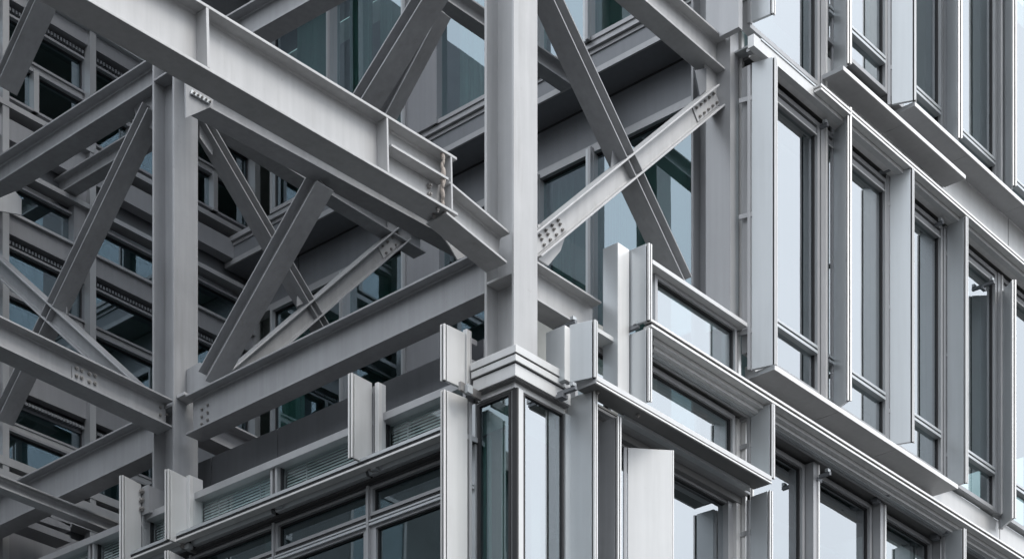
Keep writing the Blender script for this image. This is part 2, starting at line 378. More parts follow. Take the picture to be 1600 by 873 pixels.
# --- facade planes: X grid of the pilasters
PX = [XU(u, -.3) for u in (1283, 1388, 1474, 1558, 1625, 1682, 1735)]
def pilaster(X, z0, z1, wd=.11, dp=.17, par=None, Y0=-.3):
    p = box('pilaster', 'frame', par or right, X - wd, X, Y0, -.11, z0, z1)
    box('edge_strip', 'alu_edge', p, X - .028, X, Y0 - .018, Y0 - .001, z0 + .01, z1 - .01)
    return p
zA_out = zR(640); zA_head = zR(753, -.16)
z_row0_top = zA_head
zB1 = ZY(1512, 408, -.2)                            # head of the row-1 windows
zsill1 = zR(650, -.2)                               # foot of the row-1 windows, hidden by the ledge
zr2_sill = ZY(1512, 283, -.2); zr2_low = ZY(1512, 345, -.30)
def window_row(xs, z0, z1, zt=None, gl='glass', Yg=-.13):
    for i in range(len(xs) - 1):
        f = window(right, 'Y', Yg, xs[i] + .012, xs[i + 1] - .122, z0, z1, fw=.05, fd=.06, gl=gl)
        if zt:
            a0, a1 = xs[i] + .07, xs[i + 1] - .18
            boxes('transom', 'alu', f, [(a0, a1, Yg - .07, Yg + .04, zt - .045, zt - .012), (a0, a1, Yg - .07, Yg + .04, zt + .012, zt + .045)])
            box('transom_groove', 'gasket', f, a0, a1, Yg - .05, Yg + .03, zt - .012, zt + .012)
X_edge = XU(1164, -.3); zrail_ = ZY(1020, 405, -.36)
xs1 = [X_edge] + PX
zt1 = ZY(1240, 541, Yg - .07)
window_row(xs1, zsill1, zB1, zt1, Yg=-.30)
for X in xs1[1:]: pilaster(X, zsill1, zB1, Y0=-.37)
box('edge_strip', 'alu_edge', right, XU(1159, -.22), XU(1163, -.22), -.22, -.14, zrail_ + .01, 19.9)
zt2 = ZY(1370, 70, Yg - .07)
zt2 = ZY(1550, 272, Yg - .07)
window_row(xs1[:2], zr2_low, zr2_sill + 3.4, Yg=-.30)
window_row(xs1[1:], zr2_sill, zr2_sill + 3.4, zt2, Yg=-.30)
for X in xs1[1:]: pilaster(X, zr2_low if X in xs1[:2] else zr2_sill, zr2_sill + 3.4, Y0=-.37)
# row 0 (below LA) and short row
XM = XU(1176, -.3)
xs0 = [XM, XU(1279, -.3), XU(1383, -.3), XU(1476, -.3), XU(1560, -.3), XU(1630, -.3), XU(1690, -.3)]
zr0 = 7.6
window_row(xs0, zr0, z_row0_top - .01)
for X in xs0: pilaster(X, zr0, z_row0_top)
# short row between L0 and LA, left of XM
zL0 = ZY(1000, 640, -.6)
window(right, 'Y', -.24, XU(985, -.24), XU(1143, -.24), zL0, ZY(1020, 577, -.24), fw=.05, fd=.05, gl='glass')
# row 0 windows under L0
zu = ZY(1060, 742, Yg)
window(right, 'Y', Yg, XU(1040, Yg), XU(1136, Yg), zr0, zu, fw=.05, fd=.05, gl='glass')
window(right, 'Y', Yg, XU(900, Yg), XU(1036, Yg), zr0, zu, fw=.05, fd=.05, gl='glass')
boxes('jamb', 'frame', right, [(XU(1138, -.2), XU(1148, -.2), -.2, -.05, zr0, zu), (XU(1143, -.2), XU(1160, -.2), -.2, -.05, zL0, ZY(1140, 650, -.2))])
boxes('jamb', 'alu_edge', right, [(XU(1151, -.24), XU(1157, -.24), -.24, -.05, zr0, ZY(1140, 650, -.2)), (XU(1165, -.3), XU(1172, -.3), -.3, -.05, zr0, ZY(1140, 650, -.2))])
# terrace parapet glazing (LA .. rail)
zlat = zR(676, -.65)
zrail = ZY(1020, 405, -.36); zrail1 = ZY(1020, 412, -.36)
box('parapet_rail', 'panel', right, XU(1020, -.36), XU(1168, -.36), -.36, -.10, zrail1, zrail)
window(right, 'Y', -.22, XU(1018, -.22), XU(1146, -.22), zlat + .0, zrail1 - .003, fw=.04, fd=.05, gl='glass')
boxes('jamb', 'frame', right, [(XU(1146, -.2), XU(1153, -.2), -.2, -.04, zlat, zrail1 - .004)])
boxes('jamb', 'alu_edge', right, [(XU(1154, -.23), XU(1158, -.23), -.23, -.04, zlat, zrail1 - .004)])
# low rail + glazing beside the corner bay
zrl = ZY(935, 512, -.36); zrl1 = ZY(935, 519, -.36)
box('parapet_rail', 'panel', right, XU(935, -.36), XU(966, -.36), -.36, -.1, zrl1, zrl)
zL0t = ZY(932, 587, YF)
window(right, 'Y', Yg, XU(893, Yg), XU(952, Yg), zL0t, zrl1 - .003, fw=.04, fd=.05, gl='glass')
# building edge above the terrace (u 1140..1175)
ztE = 21.5
boxes('jamb', 'frame', right, [(XU(1141, -.2), XU(1154, -.2), -.2, .13, zrail + .01, ztE)])
boxes('jamb', 'gasket', right, [(XU(1154, -.18) + .002, XU(1159, -.18), -.18, .13, zrail + .01, ztE)])
boxes('return_wall', 'dark_panel', right, [(XU(1160, -.1), XU(1160, -.1) + .04, -.05, .13, 11.4, ztE), (XU(1160, -.1) + .045, XQ - .01, .08, .13, 11.4, ztE)])
# --- band LB (head of row 1)
def lbar(name, mat, Y0, Y1, v0, v1, us, ue=None):
    X1 = XE if ue is None else XU(ue, Y0)
    return box(name, mat, right, XU(us, Y0), X1, Y0, Y1, ZY(1512, v1, Y0), ZY(1512, v0, Y0))
lbar('track_rail', 'alu_edge', -.65, -.56, 329, 332, 1283)
lbar('track_groove', 'gasket', -.63, -.56, 332.2, 334.4, 1283)
lbar('track_rail', 'alu_edge', -.648, -.555, 334.6, 337.6, 1283)
lbar('fascia', 'panel', -.55, -.47, 341, 357, 1178)
lbar('fascia_lip', 'frame', -.50, -.40, 357.2, 361, 1178)
lbar('track_rail', 'alu_edge', -.47, -.385, 365, 367.5, 1180)
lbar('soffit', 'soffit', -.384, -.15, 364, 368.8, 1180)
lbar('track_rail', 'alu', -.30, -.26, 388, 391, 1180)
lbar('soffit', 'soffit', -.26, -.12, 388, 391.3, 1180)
lbar('head_panel', 'frame', -.34, -.12, 398, 408, 1180)
lbar('track_rail', 'alu_edge', -.355, -.341, 405, 406.5, 1180)
lbar('fascia', 'panel', -.33, -.2, 284, 334, 1286)          # fascia above the track
zfj = (ZY(1512, 334, -.33), ZY(1512, 284, -.33))
for u in (1575,): x = XU(u, -.33); box('panel_joint', 'gasket', right, x, x + .008, -.333, -.33, *zfj)
lbar('shadow_gap', 'gasket', -.31, -.2, 280, 283.8, 1286)
lbar('fascia_top', 'alu', -.56, -.12, 338, 340.5, 1190, 1283)
# fascia between LA and ledge A
zfa1 = ZY(1540, 800, -.28)
box('fascia', 'panel', right, XU(1180, -.28), XE, -.28, -.14, zR(676, -.65), zfa1)
box('panel_joint', 'gasket', right, XU(1562, -.283), XU(1562, -.283) + .01, -.283, -.28, zR(676, -.65), zfa1)
# wall behind everything
boxes('wall', 'dark_panel', right, [(XU(1020, 0), XE, -.06, .2, zL0 - .35, zL0 + .0), (3.6, XE, -.06, .2, z_row0_top, zsill1), (3.6, XE, -.06, .2, zB1, zr2_sill), (XU(890, 0), XE, -.06, .2, zu, zL0t)])
boxes('wall', 'render', right, [(.8, XE, -.1, .3, 0, zr0)])
boxes('room', 'room', right, [(.6, XE, 3.2, 3.4, 0, 11.1), (4.9, XE, 3.2, 3.4, 11.1, 21.5), (4.8, 4.88, .2, 3.2, 11.3, 21.5),
    (1.0, 3.6, .9, 1.0, 11.45, zrail)] + [(.6 if z < 12 else 4.89, XE, .22, 3.2, z, z + .3) for z in (7.3, 10.8, 15.9, 20.2)] + [(x, x + .15, .25, 3.2, 7.7, 10.7) for x in (.6, 6.1, 12.0)])
for (X, z0, z1) in ((4.1, 12.4, 15.9), (5.6, 12.4, 15.9), (7.2, 12.4, 15.9), (8.6, 12.4, 15.9), (4.3, 16.6, 20), (6.9, 16.6, 20), (4.2, 7.7, 11.2), (7.0, 7.7, 11.2)):
    bm = bmesh.new(); n = 12
    for i in range(n):
        dy = .03 * math.sin(i * 1.9); obox(bm, Vector((X + .04 * i, .12 + dy, z0)), Vector((.04, .03 * math.sin(i * 1.9 + 1.9) - dy, 0)), Vector((0, .01, 0)), Vector((0, 0, z1 - z0)))
    put('curtain', bm, 'curtain', right)

# --- projecting ledges (things)
def ledge(label, us, ue, v_at, uref, depth, h=.10, joints=(), slope=None):
    """box ledge, outer lower edge at image height v_at seen at column uref on the fin plane"""
    z = ZY(uref, v_at, YF); X0 = XU(us, YF); X1 = XU(ue, YF) if ue else XE
    t = thing('sunshade_ledge', label, 'ledge', ((X0 + X1) / 2, YF + depth / 2, z), 'projecting aluminium ledges of the right wing')
    cuts = [X0] + [XU(j, YF) for j in joints] + [X1]
    for i in range(len(cuts) - 1):
        box('ledge_board', 'frame', t, cuts[i] + (.004 if i else 0), cuts[i + 1], YF + .012, YF + depth, z, z + .02)
    box('front_edge', 'alu_edge', t, X0, X1, YF, YF + .011, z - .002, z + h)
    box('end_plate', 'frame', t, X0 - .012, X0 - .001, YF, YF + depth, z - .004, z + h)
    bm = bmesh.new(); bx(bm, X0 + .02, X1, YF + depth, YF + depth + .06, z + .02, z + h); put('back_rail', bm, 'frame', t)
    return t
ledge('long dark-bottomed ledge in the middle of the right wing, under the tallest fins', 1211, 1497, 640, 1308, .355, .05, (1312, 1402))
ledge('dark-bottomed ledge at the upper right, starting under the wide fin near the top edge', 1430, None, 240, 1512, .31, .045, (1514, 1600))
ledge('dark-bottomed ledge running beside the upper right ledge and ending in front of the pale fascia', 1318, 1509, 209, 1430, .30, .045, (1413,))
# L0
X0, X1 = XU(932, YF), XU(1206, YF)
zt = ZY(1000, 630, YF)
t = thing('sunshade_ledge', 'lowest projecting ledge, double-edged, right of the glazed corner bay', 'ledge', ((X0 + X1) / 2, YF, zt), 'projecting aluminium ledges of the right wing')
def l0z(v): return ZY(1000, v, YF)
box('front_edge', 'panel', t, X0, X1, YF, YF + .2, l0z(632), l0z(624.5))
box('groove', 'gasket', t, X0 + .01, X1, YF + .02, YF + .18, l0z(634.4), l0z(632.2))
box('front_edge', 'alu_edge', t, X0, X1, YF - .002, YF + .02, l0z(637), l0z(634.6))
box('ledge_board', 'soffit', t, X0, X1, YF + .021, YF + .24, l0z(637), l0z(634.8))
box('end_plate', 'frame', t, X0 - .01, X0 - .001, YF, YF + .3, l0z(637), l0z(624.5))
for u, v in ((934, 605), (997, 649)):
    P = onY(u, v, YF + .1); bolt(Vector((P.x, YF + .1, l0z(637))), Vector((0, 0, -1)), t, .022, .02)
# rails under L0
def ubar(name, mat, Y0, Y1, v0, v1, us, ue, uref=1000):
    return box(name, mat, right, XU(us, Y0), XU(ue, Y0), Y0, Y1, ZY(uref, v1, Y0), ZY(uref, v0, Y0))
ubar('track_rail', 'alu', -.44, -.36, 655, 667, 975, 1172)
ubar('track_rail', 'alu_edge', -.445, -.441, 653, 655.5, 985, 1140)
ubar('track_rail', 'frame', -.36, -.30, 672, 676, 930, 1172)
ubar('track_rail', 'frame', -.30, -.25, 680, 683, 930, 1170)
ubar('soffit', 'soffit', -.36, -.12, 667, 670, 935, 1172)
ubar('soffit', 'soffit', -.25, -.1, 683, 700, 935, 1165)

# --- fins
def fin(label, pl, uf, ur, v_top, v_bot, uref=None, z_bot=None, front=None, rear=None, group=None, mat='alu', name='sun_shading_fin', th=.035, double=True):
    """fin blade; pl 'Y': right wing (blade shows its -X side), pl 'X': left wing (shows its -Y side)"""
    fr = front if front is not None else (YF if pl == 'Y' else -.62)
    rr = rear if rear is not None else fr + (.27 if pl == 'Y' else .30)
    if pl == 'Y':
        A = onY(uf, v_top, fr); B = onY(ur, v_top, rr); zb = z_bot if z_bot is not None else onY(uf, v_bot, fr).z
    else:
        A = onX(uf, v_top, fr); B = onX(ur, v_top, rr); zb = z_bot if z_bot is not None else onX(uf, v_bot, fr).z
    zt_ = A.z; A = Vector((A.x, A.y, zb)); B = Vector((B.x, B.y, zb)); H = Vector((0, 0, zt_ - zb))
    ax = (B - A); L = ax.length; d = ax.normalized()
    nn = Vector((d.y, -d.x, 0))                      # perpendicular
    if pl == 'Y' and nn.x < 0: nn = -nn
    if pl == 'X' and nn.y < 0: nn = -nn
    t = thing(name, label, 'sunshade fin', (A + B) / 2, group)
    sh = -.057 if pl == 'Y' else 0.0                  # the measured column is the outer edge of the double front strip
    A2 = A + nn * sh; B2 = B + nn * sh; ax2 = B2 - A2
    if pl == 'Y': offs = ((.036, .057, 'front_edge'), (.0, .017, 'front_edge')); bl = 0.004
    else: offs = ((.036, .057, 'front_edge'), (.0, .017, 'front_edge')); bl = 0.004
    for q0, q1, nme in offs:
        bm = bmesh.new(); obox(bm, A2 + nn * q0, d * (.022 if q0 else .02), nn * (q1 - q0), H + Vector((0, 0, 0 if q0 else -.004))); put(nme, bm, 'alu_edge', t)
    bm = bmesh.new(); obox(bm, A2 + nn * .018 + d * .010, d * .03, nn * .017, H + Vector((0, 0, -.003))); put('groove', bm, 'gasket', t)
    bm = bmesh.new(); obox(bm, A2 + nn * bl + d * .0405, ax2 - d * .0405, nn * th, H); put('blade', bm, mat, t)
    A = A2; B = B2
    # back strip and its joint, carried off the facade
    bm = bmesh.new(); obox(bm, B + d * .012 - nn * .01, d * .035, nn * (th + .02), H + Vector((0, 0, -.03))); put('rear_strip', bm, 'frame', t)
    for k in (.12, .5, .88):
        bm = bmesh.new(); obox(bm, B + H * k + nn * .005, d * .15, nn * .02, Vector((0, 0, .05))); put('bracket', bm, 'frame', t)
    return t
G1 = 'sunshade fins of the right wing, main storey'
fin('wide tall fin nearest the steel frame, its foot on the long ledge', 'Y', 1215, 1177, 92, 572, group=G1)
fin('narrow tall fin second from the steel frame above the long ledge', 'Y', 1331, 1308, 168, 626, group=G1)
fin('wide tall fin third from the steel frame, ending over the joint of the long ledge', 'Y', 1429, 1392, 266, 692, group=G1)
fin('tall fin fourth from the steel frame, above the right end of the long ledge', 'Y', 1513, 1483, 340, 755, group=G1)
fin('slim tall fin near the right edge of the photo, fifth above the long ledge', 'Y', 1588, 1570, 437, 809, group=G1)
G2 = 'sunshade fins of the right wing, top row'
fin('short fin stub at the top beside the end of the dark steel beam', 'Y', 1212, 1178, -300, 24, group=G2)
box('jamb', 'frame', right, XU(1154, -.4), XU(1160, -.4), -.4, -.14, ZY(1156, 44, -.4), 20)
fin('fin at the top edge hanging above the left end of the upper right ledges', 'Y', 1331, 1308, -300, 100, group=G2)
fin('broad fin at the top whose foot meets the corner of the upper right ledge', 'Y', 1432, 1394, -300, 160, group=G2)
fin('slim fin at the top standing on the upper right ledge', 'Y', 1504, 1484, -300, 216, group=G2)
fin('slim fin at the top right corner standing on the upper right ledge', 'Y', 1589, 1572, -300, 290, group=G2)
G3 = 'short sunshade fins beside the corner bay and terrace'
fin('short fin at the terrace parapet, right of the paired box post', 'Y', 1019, 985, 382, 502, group=G3)
fin('short fin hanging below the terrace parapet fin, left of the grey rails', 'Y', 1019, 985, 514, 628, group=G3)
fin('short fin right of the glazed corner bay cornice', 'Y', 934, 893, 502, 592, group=G3)
fin('short fin under the long ledge at the right end of the lowest ledge', 'Y', 1211, 1177, 632, 748, group=G3)
G4 = 'sunshade fins along the bottom right'
fin('tall fin directly right of the corner bay glass', 'Y', 934, 891, 612, 0, z_bot=7.6, group=G4, front=-.53, rear=-.21)
fin('shaded fin between the corner bay fin and the wide turned panel', 'Y', 971, 935, 652, 0, z_bot=7.6, front=-.5, rear=-.2, group=G4, mat='steel')  # darker steel colour puts the fin's shadow into the blade
fin('fin at the bottom below the right end of the lowest ledge', 'Y', 1208, 1177, 767, 0, z_bot=7.6, group=G4)
fin('fin at the bottom right corner under the double rail', 'Y', 1510, 1480, 826, 0, z_bot=7.6, group=G4)
# turned panel
A = onY(1053, 703, -.62); B = onY(981, 697, -.30)
t = thing('sun_shading_fin', 'widest pale fin, turned to face the street, below the lowest ledge', 'sunshade fin', ((A.x + B.x) / 2, -.4, 9), G4)
zb = 7.6; H = Vector((0, 0, A.z - zb)); A.z = zb; B.z = zb; ax = B - A; d = ax.normalized(); nn = Vector((-d.y, d.x, 0)); nn = nn if nn.y > 0 else -nn
bm = bmesh.new(); obox(bm, A + d * .03, ax - d * .03, nn * .035, H); put('blade', bm, 'panel', t)
bm = bmesh.new(); obox(bm, A, d * .014, nn * .04, H); obox(bm, A + d * .02, d * .009, nn * .04, H); put('front_edge', bm, 'alu_edge', t)
bm = bmesh.new(); obox(bm, B + d * .01, d * .03, nn * .05, H); put('rear_strip', bm, 'frame', t)

# --- box posts beside the fins
def post(label, u0, u1, u2, v_top, zb, Y0=-.48):
    """post whose -X side spans columns u0..u1 and whose front spans u1..u2"""
    P1 = onY(u1, v_top, Y0); X0 = P1.x; X1 = XU(u2, Y0); yb = YU(u0, X0)
    t = thing('box_post', label, 'post', ((X0 + X1) / 2, (Y0 + yb) / 2, zb), 'aluminium box posts of the right wing')
    box('post_core', 'alu', t, X0, X0 + .06, Y0 + .012, yb, zb, P1.z)
    box('face_strip', 'alu_edge', t, X0 - .003, X1, Y0, Y0 + .010, zb, P1.z - .006)
    box('back_strip', 'alu', t, X0 + .062, X1 - .03, Y0 + .05, Y0 + .12, zb, P1.z - .04)
    return t
post('box post at the terrace parapet in front of the dark court windows', 942, 966, 983, 378, ZY(1000, 628, -.48), -.42)
post('lower box post right behind the corner bay cornice', 853, 883, 893, 507, ZY(883, 592, -.4), -.40)

# --- brackets: small clamps at the rail ends
def clamp(u, v, Y, label):
    P = onY(u, v, Y)
    t = thing('rail_bracket', label, 'bracket', P, 'dark fixing brackets under the right wing rails')
    box('arm', 'dark_panel', t, P.x - .02, P.x + .02, Y + .04, Y + .30, P.z - .02, P.z + .015)
    box('foot', 'dark_panel', t, P.x - .045, P.x + .045, Y + .18, Y + .26, P.z - .06, P.z - .021)
    box('jaw', 'alu', t, P.x - .035, P.x + .02, Y + .05, Y + .09, P.z + .016, P.z + .05)
for u, v, y, lb in ((905, 603, -.56, 'dark bracket at the left end of the lowest ledge beside the bay cornice'),
                    (1003, 507, -.56, 'dark bracket between the two short terrace fins'),
                    (1195, 632, -.56, 'dark bracket above the short fin at the right end of the lowest ledge'),
                    (1302, 737, -.50, 'dark bracket under the double rail at the second bottom window'),
                    (1394, 770, -.50, 'dark bracket under the double rail at the third bottom window'),
                    (1486, 828, -.50, 'dark bracket on the fin in the bottom right corner'),
                    (1298, 192, -.50, 'dark box bracket at the head of the second tall fin'),
                    (1395, 262, -.50, 'dark bracket at the head of the third tall fin'),
                    (1478, 345, -.50, 'dark bracket at the head of the fourth tall fin'),
                    (1558, 438, -.50, 'dark bracket at the head of the slim fifth fin'),
                    (1205, 80, -.50, 'pale bracket at the head of the widest tall fin'),
                    (905, 500, -.3, 'dark bracket behind the fin beside the bay cornice')):
    clamp(u, v, y, lb)

# ================================================================== CORNER BAY
bay = thing('corner_bay', 'glazed corner bay with a stepped metal cornice, directly under the corner column', 'building', (-.2, -.2, 7.6))
cX = cY = None
P = onY(806, 537, -.33); # cornice corner
XC, YC = P.x, -.33
def bz(v): return ZY(806, v, YC)
XR_ = XU(896, YC); YL_ = YU(735, XC)
def tier(name, mat, v0, v1, off):
    z1, z0 = bz(v0), bz(v1); bm = bmesh.new()
    bx(bm, XC + off, XR_, YC + off, .1, z0, z1); bx(bm, XC + off, .1, .1, YL_, z0, z1)
    return put(name, bm, mat, bay)
tier('cornice', 'panel', 537, 549, 0)
tier('groove', 'gasket', 549.2, 550.6, .02)
tier('cornice', 'panel', 550.8, 561, .01)
tier('groove', 'gasket', 561.2, 562.4, .03)
tier('cornice', 'panel', 562.6, 582, .035)
tier('soffit', 'soffit', 582.2, 584, .06)
tier('head_frame', 'panel', 584.2, 592.5, .11)
zh = bz(592.5) - .004; zb0 = 7.6
gx = XC + .13; gy = YC + .10
ub = 881
xr = XU(ub, gy); yl = YU(745, gx)
boxes('corner_post', 'panel', bay, [(gx + .015, gx + .085, gy - .012, gy + .0, zb0, zh)])
box('corner_gasket', 'gasket', bay, gx - .012, gx + .013, gy - .012, gy + .05, zb0, zh)
w1 = window(bay, 'Y', gy + .012, gx + .085, xr, zb0, zh, fw=.012, fd=.01, gl='glass', mat='frame', gask=.02)
w2 = window(bay, 'X', gx + .012, gy + .06, yl, zb0, zh, fw=.012, fd=.01, gl='glass_dark', mat='frame', gask=.03)
boxes('jamb', 'alu', bay, [(xr + .002, xr + .09, gy - .02, gy + .1, zb0, zh)])
boxes('jamb', 'alu', bay, [(gx - .02, gx + .1, yl + .002, yl + .085, zb0, zh)])
boxes('room', 'room', bay, [(gx + 2.4, gx + 2.5, .5, 3.5, 6, 11), (gx + .1, gx + 2.4, 3.4, 3.5, 6, 11), (gx + .06, gx + 2.4, gy + .15, 3.4, 10.6, 10.8), (gx + .06, gx + 2.4, gy + .1, 3.4, 7.2, 7.5)])
for (u0, u1, pl) in ((750, 767, 'X'), (784, 790, 'X')):
    y0, y1 = sorted((YU(u0, gx + .1), YU(u1, gx + .1)))
    bm = bmesh.new(); n = 8
    for i in range(n):
        a = .01 * math.sin(i * 2.1); obox(bm, Vector((gx + .1 + a, y0 + (y1 - y0) * i / n, zb0)), Vector((.01, 0, 0)), Vector((.01 * math.sin(i * 2.1 + 2.1) - a, (y1 - y0) / n, 0)), Vector((0, 0, zh - zb0 - .05)))
    put('curtain', bm, 'curtain', bay)
boxes('wall', 'render', bay, [(gx, 1.0, gy, .6, 0, zb0 - .002)])

# ================================================================== LEFT WING (lower storey, terrace parapet)
Xg = -.16; XFl = -.62; YE = 16.0
left = thing('office_building', 'low left wing of the office building with blinds in its ribbon windows', 'building', (0, 8, 0))
def zl(v, X, u=600): return ZX(u, v, X)
def lbox(name, mat, X0, X1, v0, v1, us=694, ue=None, u=600, label=None):
    y0 = YU(us, X0); y1 = YE if ue is None else YU(ue, X0)
    return box(name, mat, left, X0, X1, y0, y1, zl(v1, X0, u), zl(v0, X0, u), label)
lbox('top_rail', 'frame', -.26, .0, 644, 656, us=733)
lbox('track_rail', 'alu', -.50, -.2, 701, 706, us=699)
lbox('track_groove', 'gasket', -.49, -.2, 706.3, 711, us=699)
lbox('track_rail', 'alu_edge', -.505, -.40, 711.3, 714.5, us=699)
lbox('soffit', 'roofing_and_shade', -.395, -.1, 711.5, 714.2, us=702)  # near-black colour stands for the shade under the track
# recessed lamella below the track, in pieces
for u0, u1 in ((693, 577), (573, 431), (425, 300), (296, 200)):
    y0, y1 = YU(u0, -.33), YU(u1, -.33)
    z0, z1 = zl(733, -.33), zl(723, -.33)
    bm = bmesh.new(); obox(bm, Vector((-.33, y0, z0)), Vector((0, y1 - y0, 0)), Vector((.06, 0, -.0)), Vector((-.03, 0, z1 - z0))); put('lamella', bm, 'alu', left)
lbox('head_panel', 'roofing_and_shade', -.27, -.1, 738, 742, us=736)  # both head panels coloured near-black for the shade of the recess
lbox('head_panel', 'roofing_and_shade', -.22, -.1, 747, 752, us=736)
# blind band windows
zb_top, zb_bot = zl(656.3, -.16), zl(701, -.2)
zb_bot = zl(706, -.5) + .01
gl_u = [737, 599, 435, 306, 232, 150, 80, 0]
for i in range(len(gl_u) - 1):
    y0, y1 = YU(gl_u[i], Xg), YU(gl_u[i + 1], Xg)
    f = window(left, 'X', Xg, y0 + .02, y1 - .02, zb_bot, zb_top - .003, fw=.035, fd=.07, gl='glass_clear')
    bm = bmesh.new(); z = zb_bot + .05
    while z < zb_top - .05:
        bm_o = Vector((Xg + .06, y0 + .07, z)); obox(bm, bm_o, Vector((.012, 0, .024)), Vector((0, y1 - y0 - .14, 0)), Vector((.002, 0, .0))); z += .033
    put('blind', bm, 'blind', f)
    bm = bmesh.new()
    for q in (.25, .75):
        yy = y0 + (y1 - y0) * q; bx(bm, Xg + .05, Xg + .055, yy, yy + .012, zb_bot + .05, zb_top - .05)
    put('blind_tape', bm, 'alu', f)
# lower windows
zh1 = zl(752.5, -.2); ztr = ZX(600, 803, Xg); ztr2 = ZX(600, 812, Xg)
lw = [737, 583, 435.5, 306, 190, 90]
for i in range(len(lw) - 1):
    y0, y1 = YU(lw[i], Xg), YU(lw[i + 1], Xg)
    window(left, 'X', Xg, y0 + .015, y1 - .015, ztr, zh1, fw=.035, fd=.06)
    window(left, 'X', Xg, y0 + .015, y1 - .015, 9.05, ztr2, fw=.075, fd=.05)
    window(left, 'X', Xg, y0 + .015, y1 - .015, 7.6, 8.95, fw=.06, fd=.05)
    box('mullion', 'frame', left, Xg - .09, Xg + .05, y1 - .014, y1 + .014, 7.6, zh1)
lbox('transom', 'alu', Xg - .08, Xg + .04, 803.2, 806, us=736)
lbox('transom', 'alu', Xg - .08, Xg + .04, 808, 811.8, us=736)
box('transom_groove', 'gasket', left, Xg - .05, Xg + .04, YU(736, Xg), YE, ztr2 + .005, ztr - .002)
boxes('wall', 'dark_panel', left, [(Xg + .05, .1, YU(737, Xg), YE, zh1 - .02, zb_bot + .02)])
boxes('wall', 'render', left, [(Xg - .02, .3, YU(737, Xg), YE, 0, 7.6)])
boxes('room', 'room', left, [(3.0, 3.1, 1.2, YE, 6, 10.6), (0.0, 3.0, 1.2, YE, 10.55, 10.75), (0, 3, 1.2, YE, 7.2, 7.45)])
for u in (520, 478, 640, 380): 
    y = YU(u, 1.2); box('ceiling_lamp', 'lamp', left, 1.0, 1.08, y, y + .5, 10.47, 10.51)
# dark upstand panels of the terrace behind the ribbon windows
zup = ZX(434, 669, .45)
ycuts = [YU(u, .45) for u in (756, 594, 434, 330, 230)]
for i in range(len(ycuts) - 1):
    box('upstand_panel', 'dark_panel', left, .45, .50, ycuts[i] + .006, ycuts[i + 1] - .006, zb_bot, zup)
boxes('terrace_coping', 'roofing_and_shade', left, [(.02, .445, YU(740, .0), YE, zb_top - .15, zb_top - .05)])

G5 = 'sunshade fins of the left wing'
fin('tall pale fin left of the corner bay glass', 'X', 694, 731, 607, 0, z_bot=7.6, group=G5, mat='panel')
fin('short pale fin above and left of the bay cornice', 'X', 694, 729, 504, 592, group=G5, mat='panel')
fin('pale fin standing between the two ribbon windows left of the bay', 'X', 550, 582, 581, 713, group=G5, mat='panel')
fin('pale fin with a split back strip, below the left steel column', 'X', 263, 293, 731, 841, group=G5, mat='panel')
fin('pale fin stub hanging below the rail under the left steel column', 'X', 263, 291, 858, 0, z_bot=7.6, group=G5, mat='panel')
fin('leftmost pale fin beside the bolted grey box', 'X', 192, 221, 741, 872, group=G5, mat='panel')
for (u0, u1, vt, vb, lb) in ((591, 603, 596, 705, 'pale box post on the ribbon window right of the middle pale fin'), (296, 317, 741, 838, 'pale box post right of the split-backed fin below the left column'), (729, 737, 513, 612, 'slim pale post at the left end of the bay cornice')):
    Y1 = YU(u0, -.33); A = onX(u0, vt, -.33); t = thing('box_post', lb, 'post', (-.2, Y1, A.z), 'pale box posts of the left wing')
    X1 = onY(u1, 0, Y1).x
    zb = ZX(u0, vb, -.33)
    box('post_core', 'panel', t, -.33, X1, Y1, Y1 + .05, zb, A.z)
    box('face_strip', 'alu_edge', t, -.335, -.29, Y1 - .012, Y1 - .002, zb, A.z - .01)
# bolted box between the two left fins
Yb = YU(234, -.30); A = onX(234, 758, -.30)
t = thing('junction_box', 'grey steel box with three bolts between the two leftmost pale fins', 'box', (-.1, Yb, A.z - .2))
Xb1 = onY(262, 0, Yb).x
box('box_body', 'steel', t, -.30, Xb1, Yb, Yb + .16, A.z - .30, A.z)
box('end_plate', 'steel', t, -.315, -.301, Yb - .0, Yb + .16, A.z - .31, A.z + .01)
for k in range(3): bolt(Vector((-.315, Yb + .10, A.z - .05 - .1 * k)), Vector((-1, 0, 0)), t, .03, .03)
for u, v, lb in ((575, 733, 'small bracket under the rail at the joint of the lamellas, second left of the bay'), (425, 792, 'small bracket at the joint of the lamellas over the mullion'), (284, 856, 'small dark bracket under the fin below the left column')):
    P = onX(u, v, -.42); t = thing('rail_bracket', lb, 'bracket', P, 'small brackets of the left wing rail')
    box('arm', 'bolt', t, P.x, P.x + .22, P.y - .02, P.y + .02, P.z, P.z + .05); box('foot', 'alu', t, P.x + .02, P.x + .08, P.y - .09, P.y - .021, P.z - .01, P.z + .04)
    bolt(Vector((P.x, P.y, P.z + .02)), Vector((-1, 0, 0)), t, .016, .015)
P = onX(714, 604, -.55); t = thing('rail_bracket', 'bracket between the two stacked fins left of the bay cornice', 'bracket', P, 'small brackets of the left wing rail')
box('arm', 'bolt', t, P.x, P.x + .3, P.y - .05, P.y - .02, P.z - .04, P.z + .04); box('foot', 'alu', t, P.x + .05, P.x + .12, P.y - .10, P.y - .055, P.z - .06, P.z + .02)

